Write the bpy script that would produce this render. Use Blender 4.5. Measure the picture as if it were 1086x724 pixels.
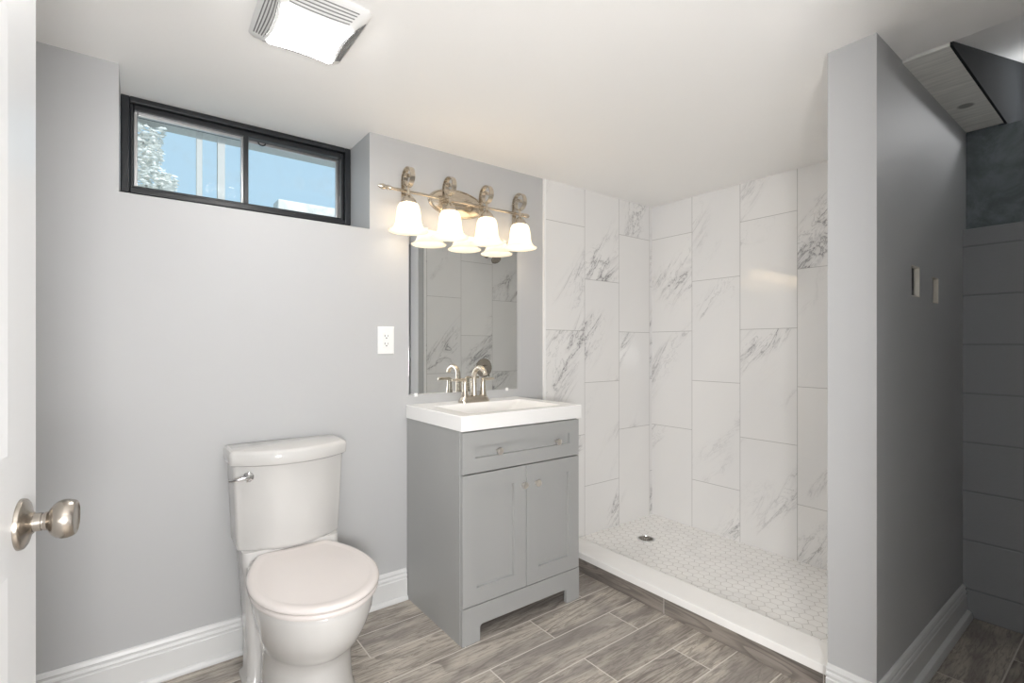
import bpy, math, random
from mathutils import Vector, Matrix
PI = math.pi
C = bpy.context.scene.collection
for o in list(bpy.data.objects):
    bpy.data.objects.remove(o)

# ------------------------------------------------------------------ camera, world, exposure
cam_d = bpy.data.cameras.new('camera')
cam_d.sensor_width = 36.0
cam_d.lens = 36.0 * 524.8 / 1086.0
cam_d.shift_y = 6.0 / 1086.0
cam_d.clip_start = 0.02
cam = bpy.data.objects.new('camera', cam_d)
C.objects.link(cam)
cam.location = (0, 0, 1.13)
cam.rotation_euler = (PI / 2, 0, -math.radians(37.25))
sc = bpy.context.scene
sc.camera = cam
sc.view_settings.view_transform = 'Standard'
sc.view_settings.look = 'None'
sc.view_settings.gamma = 1.0
sc.view_settings.use_curve_mapping = False
sc.view_settings.exposure = 0.0
sc.cycles.use_denoising = True
sc.cycles.max_bounces = 14
sc.cycles.diffuse_bounces = 8
sc.cycles.sample_clamp_indirect = 6.0

SKY_COLOR = (0.50, 0.74, 0.92)
SKY_STRENGTH = 1.0
CEILING_LENS = 50.0      # emission of the ceiling lamp's lens
BULB = 22.0             # emission of each vanity bulb
SHADE_GLOW = 0.40       # glow of the frosted glass shades
HALL_FILL_POWER = 104.0  # power of the added fill light in the hall

w = bpy.data.worlds.new('sky')
sc.world = w
w.use_nodes = True
bg = w.node_tree.nodes['Background']
bg.inputs['Color'].default_value = (*SKY_COLOR, 1)
bg.inputs['Strength'].default_value = SKY_STRENGTH

gl_d = bpy.data.lights.new('added_hall_fill', 'POINT')  # added fill light behind the camera, out of view, brightens the whole room
gl_d.energy = HALL_FILL_POWER
gl_d.color = (1.0, 0.985, 0.975)
gl_d.shadow_soft_size = 0.14
gl_o = bpy.data.objects.new('added_hall_fill', gl_d)
C.objects.link(gl_o)
gl_o.location = (-0.04, -0.41, 1.0)
st_d = bpy.data.lights.new('added_stairwell_fill', 'POINT')  # added unseen light that lifts the void above the closet from black
st_d.energy = 6.0
st_d.shadow_soft_size = 0.04
st_o = bpy.data.objects.new('added_stairwell_fill', st_d)
C.objects.link(st_o)
st_o.location = (3.05, 0.04, 2.22)
sun_d = bpy.data.lights.new('sun', 'SUN')
sun_d.energy = 3.0
sun_d.angle = math.radians(3)
sun = bpy.data.objects.new('sun', sun_d)
C.objects.link(sun)
sun.rotation_euler = (math.radians(64), 0, math.radians(18))

# ------------------------------------------------------------------ helpers
def lin(r, g, b):
    f = lambda c: (c / 255 / 12.92) if c / 255 <= 0.04045 else ((c / 255 + 0.055) / 1.055) ** 2.4
    return (f(r), f(g), f(b), 1)

class MB:
    """collects shapes; build() links them as ONE mesh object"""
    def __init__(s):
        s.v, s.f = [], []
    def add(s, verts, faces):
        n = len(s.v)
        s.v += [tuple(p) for p in verts]
        s.f += [tuple(i + n for i in f) for f in faces]
        return s
    def box(s, x0, x1, y0, y1, z0, z1):
        return s.add([(x0, y0, z0), (x1, y0, z0), (x1, y1, z0), (x0, y1, z0), (x0, y0, z1), (x1, y0, z1), (x1, y1, z1), (x0, y1, z1)],
                     [(3, 2, 1, 0), (4, 5, 6, 7), (0, 1, 5, 4), (1, 2, 6, 5), (2, 3, 7, 6), (3, 0, 4, 7)])
    def loft(s, rings, caps=True, closed=True):
        n = len(rings[0]); vs = [p for r in rings for p in r]; fs = []
        for k in range(len(rings) - 1):
            for i in range(n if closed else n - 1):
                j = (i + 1) % n
                fs.append((k * n + i, k * n + j, (k + 1) * n + j, (k + 1) * n + i))
        if caps:
            fs.append(tuple(reversed(range(n))))
            fs.append(tuple((len(rings) - 1) * n + i for i in range(n)))
        return s.add(vs, fs)
    def lathe(s, prof, loc=(0, 0, 0), axis=(0, 0, 1), seg=32, caps=True, sx=1.0, sy=1.0):
        q = Vector((0, 0, 1)).rotation_difference(Vector(axis).normalized())
        loc = Vector(loc); rings = []
        for r, z in prof:
            rings.append([loc + q @ Vector((sx * r * math.cos(2 * PI * i / seg), sy * r * math.sin(2 * PI * i / seg), z)) for i in range(seg)])
        return s.loft(rings, caps)
    def tube(s, pts, rad, seg=14, caps=True):
        pts = [Vector(p) for p in pts]; n = len(pts)
        rads = rad if isinstance(rad, (list, tuple)) else [rad] * n
        rings = []; nrm = None
        for i, p in enumerate(pts):
            t = (pts[min(i + 1, n - 1)] - pts[max(i - 1, 0)]).normalized()
            if nrm is None:
                a = Vector((0, 0, 1)) if abs(t.z) < 0.9 else Vector((1, 0, 0))
                nrm = (a - t * a.dot(t)).normalized()
            else:
                nrm = (nrm - t * nrm.dot(t)).normalized()
            b = t.cross(nrm)
            rings.append([p + (nrm * math.cos(2 * PI * k / seg) + b * math.sin(2 * PI * k / seg)) * rads[i] for k in range(seg)])
        return s.loft(rings, caps)
    def strap(s, yz, x0, width, thick):
        """flat strap following a path in the YZ plane"""
        rings = []; n = len(yz)
        for i, (y, z) in enumerate(yz):
            a = Vector(yz[max(i - 1, 0)]); b = Vector(yz[min(i + 1, n - 1)])
            t = (b - a).normalized(); nn = Vector((-t.y, t.x)) * thick / 2
            wd = width / 2 if not hasattr(width, '__len__') else width[i] / 2
            rings.append([(x0 - wd, y - nn.x, z - nn.y), (x0 + wd, y - nn.x, z - nn.y), (x0 + wd, y + nn.x, z + nn.y), (x0 - wd, y + nn.x, z + nn.y)])
        return s.loft(rings)
    def prism(s, poly, lo, hi, axis='x'):
        """extrude a 2D polygon along an axis: x -> (y,z), y -> (x,z), z -> (x,y)"""
        def P(a, b, t):
            return {'x': (t, a, b), 'y': (a, t, b), 'z': (a, b, t)}[axis]
        return s.loft([[P(a, b, lo) for a, b in poly], [P(a, b, hi) for a, b in poly]])
    def shaker(s, x0, x1, z0, z1, y0, y1, rail, depth, slope=0.0018):
        """panelled front facing -Y with a recessed field"""
        def ring(d, y):
            return [(x0 + d, y, z0 + d), (x1 - d, y, z0 + d), (x1 - d, y, z1 - d), (x0 + d, y, z1 - d)]
        e = 0.0015
        return s.loft([ring(0, y1), ring(0, y0 + e), ring(e, y0), ring(rail, y0), ring(rail + slope, y0 + depth)])
    def build(s, name, m, parent=None, smooth=30, bevel=0, seg=2, solid=0, subd=0):
        me = bpy.data.meshes.new(name)
        me.from_pydata(s.v, [], s.f)
        me.validate()
        import bmesh
        bm = bmesh.new(); bm.from_mesh(me)
        bmesh.ops.recalc_face_normals(bm, faces=bm.faces)
        bm.to_mesh(me); bm.free()
        if smooth:
            me.polygons.foreach_set('use_smooth', [True] * len(me.polygons))
            me.set_sharp_from_angle(angle=math.radians(smooth))
        me.materials.append(m)
        o = bpy.data.objects.new(name, me)
        C.objects.link(o)
        if parent is not None:
            o.parent = parent
        if solid:
            k = o.modifiers.new('solid', 'SOLIDIFY'); k.thickness = solid; k.offset = 0
        if bevel:
            k = o.modifiers.new('bevel', 'BEVEL'); k.width = bevel; k.segments = seg; k.limit_method = 'ANGLE'; k.angle_limit = math.radians(35); k.harden_normals = True
        if subd:
            k = o.modifiers.new('subd', 'SUBSURF'); k.levels = subd; k.render_levels = subd
        return o

def thing(name, label, cat, loc=(0, 0, 0), rz=0, group=None):
    o = bpy.data.objects.new(name, None)
    o.empty_display_size = 0.05
    C.objects.link(o)
    o.location = loc
    o.rotation_euler = (0, 0, rz)
    return tag(o, label, cat, group)

def tag(o, label, cat, group=None, kind=None):
    o['label'] = label
    o['category'] = cat
    if group: o['group'] = group
    if kind: o['kind'] = kind
    return o

def struct(o, label, cat):
    return tag(o, label, cat, kind='structure')

# ------------------------------------------------------------------ materials
class NT:
    def __init__(s, name):
        s.m = bpy.data.materials.new(name)
        s.m.use_nodes = True
        s.t = s.m.node_tree
        s.bsdf = s.t.nodes['Principled BSDF']
    def n(s, typ, **kw):
        x = s.t.nodes.new(typ)
        for k, v in kw.items():
            setattr(x, k, v)
        return x
    def set(s, sock, v):
        if hasattr(v, 'is_output') or isinstance(v, bpy.types.NodeSocket):
            s.t.links.new(v, sock)
        else:
            sock.default_value = v
    def math(s, op, a, b=0.0, c=None):
        x = s.n('ShaderNodeMath', operation=op)
        s.set(x.inputs[0], a); s.set(x.inputs[1], b)
        if c is not None: s.set(x.inputs[2], c)
        return x.outputs[0]
    def vmath(s, op, a, b=(0, 0, 0), out=0):
        x = s.n('ShaderNodeVectorMath', operation=op)
        s.set(x.inputs[0], a); s.set(x.inputs[1], b)
        return x.outputs['Value'] if out else x.outputs['Vector']
    def xyz(s, x, y, z=0.0):
        c = s.n('ShaderNodeCombineXYZ')
        s.set(c.inputs[0], x); s.set(c.inputs[1], y); s.set(c.inputs[2], z)
        return c.outputs[0]
    def coord(s):
        c = s.n('ShaderNodeTexCoord')
        q = s.n('ShaderNodeSeparateXYZ')
        s.t.links.new(c.outputs['Object'], q.inputs[0])
        return c.outputs['Object'], q.outputs[0], q.outputs[1], q.outputs[2]
    def noise(s, vec, scale, detail=3, rough=0.5, dist=0.0):
        x = s.n('ShaderNodeTexNoise')
        s.set(x.inputs['Vector'], vec)
        x.inputs['Scale'].default_value = scale; x.inputs['Detail'].default_value = detail
        x.inputs['Roughness'].default_value = rough; x.inputs['Distortion'].default_value = dist
        return x.outputs['Fac']
    def white(s, vec):
        x = s.n('ShaderNodeTexWhiteNoise', noise_dimensions='3D')
        s.set(x.inputs['Vector'], vec)
        return x.outputs['Value'], x.outputs['Color']
    def smooth(s, v, lo, hi, a=0.0, b=1.0):
        x = s.n('ShaderNodeMapRange', interpolation_type='SMOOTHSTEP')
        s.set(x.inputs[0], v)
        x.inputs[1].default_value = lo; x.inputs[2].default_value = hi
        x.inputs[3].default_value = a; x.inputs[4].default_value = b
        return x.outputs[0]
    def mix(s, f, a, b):
        x = s.n('ShaderNodeMix', data_type='RGBA')
        s.set(x.inputs[0], f); s.set(x.inputs[6], a); s.set(x.inputs[7], b)
        return x.outputs[2]
    def bump(s, h, strength=0.3, dist=0.002):
        x = s.n('ShaderNodeBump')
        x.inputs['Strength'].default_value = strength; x.inputs['Distance'].default_value = dist
        s.set(x.inputs['Height'], h)
        s.t.links.new(x.outputs[0], s.bsdf.inputs['Normal'])
    def out(s, color=None, rough=None, metal=None, spec=None, coat=None):
        b = s.bsdf.inputs
        if color is not None: s.set(b['Base Color'], color)
        if rough is not None: s.set(b['Roughness'], rough)
        if metal is not None: s.set(b['Metallic'], metal)
        if spec is not None: s.set(b['Specular IOR Level'], spec)
        if coat is not None: s.set(b['Coat Weight'], coat)
        return s.m

def painted(name, col, rough=0.55, nscale=180, strength=0.08, var=0.03):
    t = NT(name)
    P, x, y, z = t.coord()
    n = t.noise(P, 3.0, 3)
    c = t.mix(t.math('MULTIPLY', n, var * 4), col, tuple(k * 0.9 for k in col[:3]) + (1,))
    t.bump(t.noise(P, nscale, 2), strength, 0.001)
    return t.out(c, rough)

def metal(name, col, rough, brushed=0.0):
    t = NT(name)
    P, x, y, z = t.coord()
    n = t.noise(t.xyz(t.math('MULTIPLY', x, 8), t.math('MULTIPLY', y, 8), t.math('MULTIPLY', z, 400)), 1.0, 2)
    r = t.math('ADD', t.math('MULTIPLY', t.math('SUBTRACT', n, 0.5), brushed), rough)
    return t.out(col, r, 1.0)

def gloss(name, col, rough, var=0.01):
    t = NT(name)
    P, x, y, z = t.coord()
    c = t.mix(t.math('MULTIPLY', t.noise(P, 5, 2), var * 4), col, tuple(k * 0.93 for k in col[:3]) + (1,))
    return t.out(c, rough)

def tile_marble(name, axis, u0, w, v0, h, first_even):
    t = NT(name)
    P, x, y, z = t.coord()
    u = x if axis == 'x' else y
    cu = t.math('DIVIDE', t.math('SUBTRACT', u, u0), w)
    col = t.math('FLOOR', cu)
    par = t.math('FLOORED_MODULO', t.math('ADD', col, 0.0 if first_even else 1.0), 2.0)
    cv = t.math('DIVIDE', t.math('SUBTRACT', z, t.math('ADD', t.math('MULTIPLY', par, h / 2), v0)), h)
    row = t.math('FLOOR', cv)
    fu = t.math('MULTIPLY', t.math('FRACT', cu), w)
    fv = t.math('MULTIPLY', t.math('FRACT', cv), h)
    du = t.math('MINIMUM', fu, t.math('SUBTRACT', w, fu))
    dv = t.math('MINIMUM', fv, t.math('SUBTRACT', h, fv))
    d = t.math('MINIMUM', du, dv)
    grout = t.smooth(d, 0.0008, 0.0017, 1.0, 0.0)
    val, rc = t.white(t.xyz(col, row, u0))
    off = t.vmath('MULTIPLY', rc, (17.0, 23.0, 31.0))
    # slanted axes: along the veins a, across them b
    ca, sa = math.cos(math.radians(52)), math.sin(math.radians(52))
    a = t.math('ADD', t.math('MULTIPLY', u if axis == 'x' else t.math('MULTIPLY', u, -1.0), ca), t.math('MULTIPLY', z, sa))
    b = t.math('SUBTRACT', t.math('MULTIPLY', z, ca), t.math('MULTIPLY', u if axis == 'x' else t.math('MULTIPLY', u, -1.0), sa))
    V = t.vmath('ADD', t.xyz(t.math('MULTIPLY', a, 1.6), t.math('MULTIPLY', b, 5.0), 0.0), off)
    n1 = t.noise(V, 1.0, 7, 0.62, 0.9)
    line = t.smooth(t.math('ABSOLUTE', t.math('SUBTRACT', n1, 0.5)), 0.0, 0.014, 1.0, 0.0)
    soft = t.smooth(t.math('ABSOLUTE', t.math('SUBTRACT', n1, 0.5)), 0.0, 0.07, 1.0, 0.0)
    mask = t.smooth(t.noise(t.vmath('ADD', V, (5.2, 1.3, 8.8)), 0.55, 2), 0.515, 0.665)
    n3 = t.noise(t.vmath('ADD', V, (9.0, 4.0, 2.0)), 2.6, 5, 0.6, 1.2)
    fine = t.math('MULTIPLY', t.smooth(t.math('ABSOLUTE', t.math('SUBTRACT', n3, 0.5)), 0.0, 0.02, 1.0, 0.0), t.math('MULTIPLY', mask, 0.35))
    vein = t.math('MINIMUM', t.math('ADD', t.math('MULTIPLY', mask, t.math('ADD', t.math('MULTIPLY', line, 0.62), t.math('MULTIPLY', soft, 0.20))), fine), 1.0)
    cloud = t.noise(V, 0.5, 2)
    base = t.mix(cloud, lin(238, 237, 235), lin(228, 228, 228))
    c = t.mix(vein, base, lin(128, 128, 131))
    c = t.mix(grout, c, lin(158, 157, 155))
    t.bump(t.math('SUBTRACT', 1.0, grout), 0.4, 0.0008)
    return t.out(c, t.mix(grout, (0.02, 0.02, 0.02, 1), (0.6, 0.6, 0.6, 1)), spec=0.85)

def plank_floor(name, axis='z', dark=1.0):
    """grey wood-look porcelain planks, 0.61 x 0.156, long side along X, half bond"""
    t = NT(name)
    P, x, y, z = t.coord()
    L, W = 0.6157, 0.1573
    cy = t.math('DIVIDE', t.math('SUBTRACT', y, 1.429 - 9 * W - 9 * W), W)
    row = t.math('FLOOR', cy)
    par = t.math('FLOORED_MODULO', row, 2.0)
    cx = t.math('DIVIDE', t.math('SUBTRACT', x, t.math('ADD', t.math('MULTIPLY', par, L / 2), 1.2965 - 4 * L)), L)
    colm = t.math('FLOOR', cx)
    fy = t.math('MULTIPLY', t.math('FRACT', cy), W)
    fx = t.math('MULTIPLY', t.math('FRACT', cx), L)
    d = t.math('MINIMUM', t.math('MINIMUM', fy, t.math('SUBTRACT', W, fy)), t.math('MINIMUM', fx, t.math('SUBTRACT', L, fx)))
    grout = t.smooth(d, 0.0016, 0.0028, 1.0, 0.0)
    val, rc = t.white(t.xyz(colm, row, 3.0))
    off = t.vmath('MULTIPLY', rc, (19.0, 29.0, 37.0))
    V = t.vmath('ADD', t.xyz(t.math('MULTIPLY', x, 2.0), t.math('MULTIPLY', y, 9.0), 0.0), off)
    big = t.noise(V, 0.9, 4, 0.55, 0.6)
    ring = t.math('FRACT', t.math('MULTIPLY', t.noise(V, 0.55, 1, 0.4, 0.5), 13.0))
    rl = t.math('MULTIPLY', t.smooth(ring, 0.55, 0.95), t.smooth(ring, 0.95, 1.0, 1.0, 0.0))
    fineV = t.vmath('ADD', t.xyz(t.math('MULTIPLY', x, 9.0), t.math('MULTIPLY', y, 130.0), 0.0), off)
    fine = t.noise(fineV, 1.0, 4, 0.65)
    msk = t.smooth(t.noise(t.vmath('ADD', V, (3.0, 7.0, 1.0)), 0.7, 2), 0.42, 0.62)
    med = t.noise(t.vmath('ADD', t.xyz(t.math('MULTIPLY', x, 11.0), t.math('MULTIPLY', y, 80.0), 0.0), off), 1.0, 6, 0.72, 0.9)
    base = t.mix(t.smooth(big, 0.36, 0.64), lin(152, 145, 138), lin(203, 195, 183))
    base = t.mix(t.math('MULTIPLY', t.math('MULTIPLY', rl, msk), 0.62), base, lin(84, 76, 71))
    base = t.mix(t.smooth(med, 0.47, 0.62, 0.0, 0.62), base, lin(108, 100, 94))
    base = t.mix(t.smooth(fine, 0.48, 0.66, 0.0, 0.45), base, lin(104, 96, 90))
    base = t.mix(t.smooth(val, 0.0, 1.0, 0.0, 0.28), base, lin(146, 140, 136))
    c = t.mix(grout, base, lin(214, 209, 202))
    t.bump(t.math('SUBTRACT', t.math('MULTIPLY', fine, 0.25), grout), 0.35, 0.001)
    return t.out(c, t.mix(grout, (0.42, 0.42, 0.42, 1), (0.8, 0.8, 0.8, 1)), spec=0.4)

def plank_riser(name):
    t = NT(name)
    P, x, y, z = t.coord()
    cy = t.math('DIVIDE', t.math('SUBTRACT', y, 1.28 - 0.612 * 4), 0.612)
    f = t.math('MULTIPLY', t.math('FRACT', cy), 0.612)
    grout = t.smooth(t.math('MINIMUM', f, t.math('SUBTRACT', 0.612, f)), 0.001, 0.002, 1.0, 0.0)
    val, rc = t.white(t.xyz(t.math('FLOOR', cy), 7.0, 3.0))
    off = t.vmath('MULTIPLY', rc, (19.0, 29.0, 37.0))
    V = t.vmath('ADD', t.xyz(t.math('MULTIPLY', y, 2.2), t.math('MULTIPLY', z, 16.0), 0.0), off)
    big = t.noise(V, 0.9, 4, 0.55, 0.6)
    ring = t.math('FRACT', t.math('MULTIPLY', t.noise(V, 0.6, 1, 0.4, 0.6), 15.0))
    rl = t.math('MULTIPLY', t.smooth(ring, 0.5, 0.95), t.smooth(ring, 0.95, 1.0, 1.0, 0.0))
    fine = t.noise(t.vmath('ADD', t.xyz(t.math('MULTIPLY', y, 10.0), t.math('MULTIPLY', z, 170.0), 0.0), off), 1.0, 4, 0.65)
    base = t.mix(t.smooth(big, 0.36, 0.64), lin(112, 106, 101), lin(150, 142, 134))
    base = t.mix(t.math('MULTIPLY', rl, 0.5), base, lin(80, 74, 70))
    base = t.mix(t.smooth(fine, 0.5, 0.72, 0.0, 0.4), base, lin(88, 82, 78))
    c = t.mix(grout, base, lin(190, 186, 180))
    t.bump(fine, 0.2, 0.001)
    return t.out(c, 0.45, spec=0.4)

def hex_mosaic(name, pitch):
    """white elongated-hexagon mosaic with thin grey joints"""
    t = NT(name)
    P, x, y, z = t.coord()
    S = (1.7320508, 1.0, 1.0)
    hS = (0.8660254, 0.5, 0.5)
    p = t.xyz(t.math('DIVIDE', y, pitch), t.math('DIVIDE', x, pitch), 0.0)
    p = t.vmath('ADD', p, (100.0, 100.0, 0.0))
    def wrapc(v):
        q = t.n('ShaderNodeVectorMath', operation='MODULO')
        t.set(q.inputs[0], v); q.inputs[1].default_value = S
        k = t.n('ShaderNodeVectorMath', operation='SUBTRACT')
        t.set(k.inputs[0], q.outputs[0]); k.inputs[1].default_value = (0.8660254, 0.5, 0.0)
        return k.outputs[0]
    A = wrapc(p)
    B = wrapc(t.vmath('ADD', p, (0.8660254, 0.5, 0.0)))
    def hd(v):
        ab = t.vmath('ABSOLUTE', v)
        q = t.n('ShaderNodeSeparateXYZ'); t.set(q.inputs[0], ab)
        e = t.math('ADD', t.math('MULTIPLY', q.outputs[0], 0.8660254), t.math('MULTIPLY', q.outputs[1], 0.5))
        return t.math('MAXIMUM', q.outputs[1], e)
    dA, dB = hd(A), hd(B)
    d = t.math('MINIMUM', dA, dB)
    edge = t.math('SUBTRACT', 0.5, d)
    grout = t.smooth(edge, 0.018, 0.034, 1.0, 0.0)
    n = t.noise(P, 6, 4, 0.6, 0.8)
    c = t.mix(t.smooth(n, 0.35, 0.7), lin(250, 249, 247), lin(242, 241, 239))
    c = t.mix(grout, c, lin(200, 197, 193))
    t.bump(t.math('SUBTRACT', 1.0, grout), 0.3, 0.0008)
    return t.out(c, 0.3)

def block_wall(name):
    """painted concrete blocks with flush joints"""
    t = NT(name)
    P, x, y, z = t.coord()
    h, L = 0.2045, 0.41
    cz = t.math('DIVIDE', t.math('SUBTRACT', z, 0.118 - h), h)
    row = t.math('FLOOR', cz)
    cy = t.math('DIVIDE', t.math('ADD', t.math('ADD', y, 0.05), t.math('MULTIPLY', t.math('FLOORED_MODULO', row, 2.0), L / 2)), L)
    fz = t.math('MULTIPLY', t.math('FRACT', cz), h)
    j = t.math('MINIMUM', fz, t.math('SUBTRACT', h, fz))
    joint = t.smooth(j, 0.001, 0.006, 1.0, 0.0)
    n = t.noise(P, 90, 4, 0.6)
    c = t.mix(joint, lin(140, 142, 145), lin(124, 126, 129))
    t.bump(t.math('ADD', t.math('MULTIPLY', n, 0.3), t.math('SUBTRACT', 1.0, joint)), 0.5, 0.003)
    return t.out(c, 0.7)

def concrete(name, a, b, sc_=7):
    t = NT(name)
    P, x, y, z = t.coord()
    n = t.noise(P, sc_, 6, 0.65, 0.8)
    t.bump(n, 0.7, 0.012)
    return t.out(t.mix(t.smooth(n, 0.35, 0.65), a, b), 0.85)

def brushed_board(name):
    t = NT(name)
    P, x, y, z = t.coord()
    n = t.noise(t.xyz(t.math('MULTIPLY', x, 60), t.math('MULTIPLY', y, 5), z), 1.0, 4, 0.6)
    spot = t.smooth(t.vmath('DISTANCE', P, (2.52, 0.455, 2.045), out=1), 0.018, 0.03, 1.0, 0.0)
    c = t.mix(t.smooth(n, 0.3, 0.7), lin(222, 222, 217), lin(243, 242, 237))
    c = t.mix(t.math('MULTIPLY', spot, 0.7), c, lin(90, 88, 84))
    t.bump(n, 0.4, 0.002)
    return t.out(c, 0.7)

M = {}
M['paint'] = painted('wall_paint', lin(187, 188, 189))
M['ceiling'] = painted('ceiling_paint', lin(246, 245, 243), 0.8, 60, 0.35)
M['trim'] = painted('trim_paint', lin(219, 220, 220), 0.35, 40, 0.02)
M['door'] = painted('door_paint', lin(216, 217, 218), 0.3, 50, 0.03)
M['tile_x'] = tile_marble('marble_tile_back', 'x', 1.80, 0.304, 0.006, 0.61, True)
M['tile_y'] = tile_marble('marble_tile_right', 'y', 2.07 - 0.306 * 8 - 0.0015, 0.306, 0.008, 0.611, False)
M['tile_p'] = tile_marble('marble_tile_partition', 'x', 2.12 - 0.312, 0.312, 0.006, 0.61, False)
M['floor'] = plank_floor('wood_look_planks')
M['riser'] = plank_riser('wood_look_riser')
M['hex'] = hex_mosaic('hex_mosaic', 0.050)
M['block'] = block_wall('painted_block')
M['concrete'] = concrete('old_concrete', lin(96, 104, 108), lin(124, 132, 136))
M['well'] = concrete('pale_concrete', lin(214, 212, 206), lin(240, 238, 232), 14)
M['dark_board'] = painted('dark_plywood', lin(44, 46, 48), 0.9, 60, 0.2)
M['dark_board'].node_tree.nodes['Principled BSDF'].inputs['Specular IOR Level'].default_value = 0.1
M['board'] = brushed_board('brushed_board')
M['drywall_core'] = painted('gypsum', lin(226, 222, 212), 0.9, 150, 0.3)
M['nickel'] = metal('brushed_nickel', lin(204, 195, 181), 0.27, 0.03)
M['knob_nickel'] = metal('satin_nickel', lin(168, 161, 152), 0.26, 0.03)
M['knob_bright'] = metal('polished_nickel', lin(232, 227, 220), 0.30)
M['chrome'] = metal('chrome', lin(225, 225, 226), 0.07)
M['silver'] = metal('aluminium', lin(200, 200, 200), 0.35, 0.1)
M['porcelain'] = gloss('porcelain', lin(205, 204, 202), 0.08)
M['seat'] = gloss('seat_plastic', lin(220, 214, 211), 0.16)
M['cultured'] = gloss('cultured_marble', lin(245, 245, 244), 0.14)
M['cabinet'] = painted('cabinet_paint', lin(161, 162, 161), 0.38, 60, 0.02, 0.015)
M['shadow_gap'] = painted('gap_shade_paint', lin(70, 68, 66), 0.7)  # dark colour standing in for the shade between drawer and doors
M['black_frame'] = painted('black_window_paint', lin(38, 40, 43), 0.35, 90, 0.3)
M['white_plastic'] = gloss('white_plastic', lin(238, 238, 237), 0.3)
M['slot'] = gloss('dark_slot', lin(60, 55, 52), 0.6)
M['slab'] = concrete('quartz_slab', lin(250, 249, 247), lin(246, 245, 243), 3)
M['slab'].node_tree.nodes['Principled BSDF'].inputs['Roughness'].default_value = 0.25
for n_ in list(M['slab'].node_tree.nodes):
    if n_.type == 'BUMP': n_.inputs['Strength'].default_value = 0.0
M['leaf'] = painted('pale_leaf', lin(246, 246, 242), 0.6)
M['post'] = painted('pale_post', lin(196, 194, 189), 0.7)
M['grille'] = gloss('grille_plastic', lin(232, 232, 231), 0.35)
M['grille_dark'] = gloss('grille_slot', lin(128, 128, 128), 0.6)

def mirror_mat():
    t = NT('mirror_silver')
    return t.out((0.86, 0.88, 0.88, 1), 0.0, 1.0)
M['mirror'] = mirror_mat()

def glass_mat():
    t = NT('window_glass')
    tr = t.n('ShaderNodeBsdfTransparent'); gl = t.n('ShaderNodeBsdfGlossy'); gl.inputs['Roughness'].default_value = 0.02
    tr.inputs['Color'].default_value = (0.97, 0.985, 0.99, 1)
    df = t.n('ShaderNodeBsdfDiffuse'); df.inputs[0].default_value = (0.9, 0.9, 0.9, 1)
    P, x, y, z = t.coord()
    dust = t.math('ADD', t.math('MULTIPLY', t.smooth(t.noise(P, 9, 4, 0.6), 0.45, 0.75), 0.05), 0.03)
    mx = t.n('ShaderNodeMixShader'); m2 = t.n('ShaderNodeMixShader')
    mx.inputs[0].default_value = 0.0008
    t.set(m2.inputs[0], dust)
    L = t.t.links.new
    L(tr.outputs[0], mx.inputs[1]); L(gl.outputs[0], mx.inputs[2]); L(mx.outputs[0], m2.inputs[1]); L(df.outputs[0], m2.inputs[2])
    L(m2.outputs[0], t.t.nodes['Material Output'].inputs['Surface'])
    return t.m
M['glass'] = glass_mat()

def emis(name, col, strength):
    t = NT(name)
    e = t.n('ShaderNodeEmission')
    e.inputs[0].default_value = col; e.inputs[1].default_value = strength
    t.t.links.new(e.outputs[0], t.t.nodes['Material Output'].inputs['Surface'])
    return t.m
M['lens'] = emis('lit_lens', (1.0, 0.98, 0.96, 1), CEILING_LENS)
M['bulb'] = emis('lit_bulb', (1.0, 0.84, 0.64, 1), BULB)

def shade_mat():
    t = NT('frosted_glass')
    d = t.n('ShaderNodeBsdfDiffuse'); d.inputs[0].default_value = (0.9, 0.88, 0.84, 1)
    tl = t.n('ShaderNodeBsdfTranslucent'); tl.inputs[0].default_value = (0.95, 0.90, 0.82, 1)
    mx = t.n('ShaderNodeMixShader'); mx.inputs[0].default_value = 0.6
    e = t.n('ShaderNodeEmission'); e.inputs[0].default_value = (1.0, 0.84, 0.62, 1); e.inputs[1].default_value = SHADE_GLOW
    ad = t.n('ShaderNodeAddShader')
    L = t.t.links.new
    L(d.outputs[0], mx.inputs[1]); L(tl.outputs[0], mx.inputs[2]); L(mx.outputs[0], ad.inputs[0]); L(e.outputs[0], ad.inputs[1])
    L(ad.outputs[0], t.t.nodes['Material Output'].inputs['Surface'])
    return t.m
M['shade'] = shade_mat()

# ------------------------------------------------------------------ room shell
YB = 2.07          # back wall
XR = 2.739         # tiled right wall
XE = 1.74          # end of the partition
P0, P1 = 0.511, 0.641   # partition faces
ZC = 2.058
struct(MB().box(-0.5, 3.05, -1.35, YB + 0.35, -0.06, 0.0).build('floor', M['floor'], smooth=0), 'grey brown wood-look plank tile floor with pale grout', 'floor')
cl = MB().box(-0.5, 1.973, -1.35, YB + 0.35, ZC, ZC + 0.06).box(1.973, 3.05, P0 + 0.004, YB + 0.35, ZC, ZC + 0.06)
struct(cl.build('ceiling', M['ceiling'], smooth=0), 'white textured plaster ceiling over the bathroom', 'ceiling')
RX0, RX1, RZ = -0.044, 0.803, 1.639
wb = MB().box(-0.5, RX0, YB, YB + 0.35, 0, ZC).box(RX1, 3.05, YB, YB + 0.35, 0, ZC)
wb.box(RX0, RX1, YB, YB + 0.35, 0, RZ - 0.1)
wb.prism([(YB, RZ - 0.1), (YB + 0.35, RZ - 0.1), (YB + 0.35, 1.702), (YB + 0.25, 1.702), (YB, RZ)], RX0, RX1, 'x')
struct(wb.build('wall_back', M['paint'], smooth=0), 'pale grey painted wall with the deep window recess behind the toilet', 'wall')
struct(MB().box(-0.5, -0.40, -1.35, YB, 0, ZC).build('wall_left', M['paint'], smooth=0), 'pale grey painted wall behind the open white door', 'wall')
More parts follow.
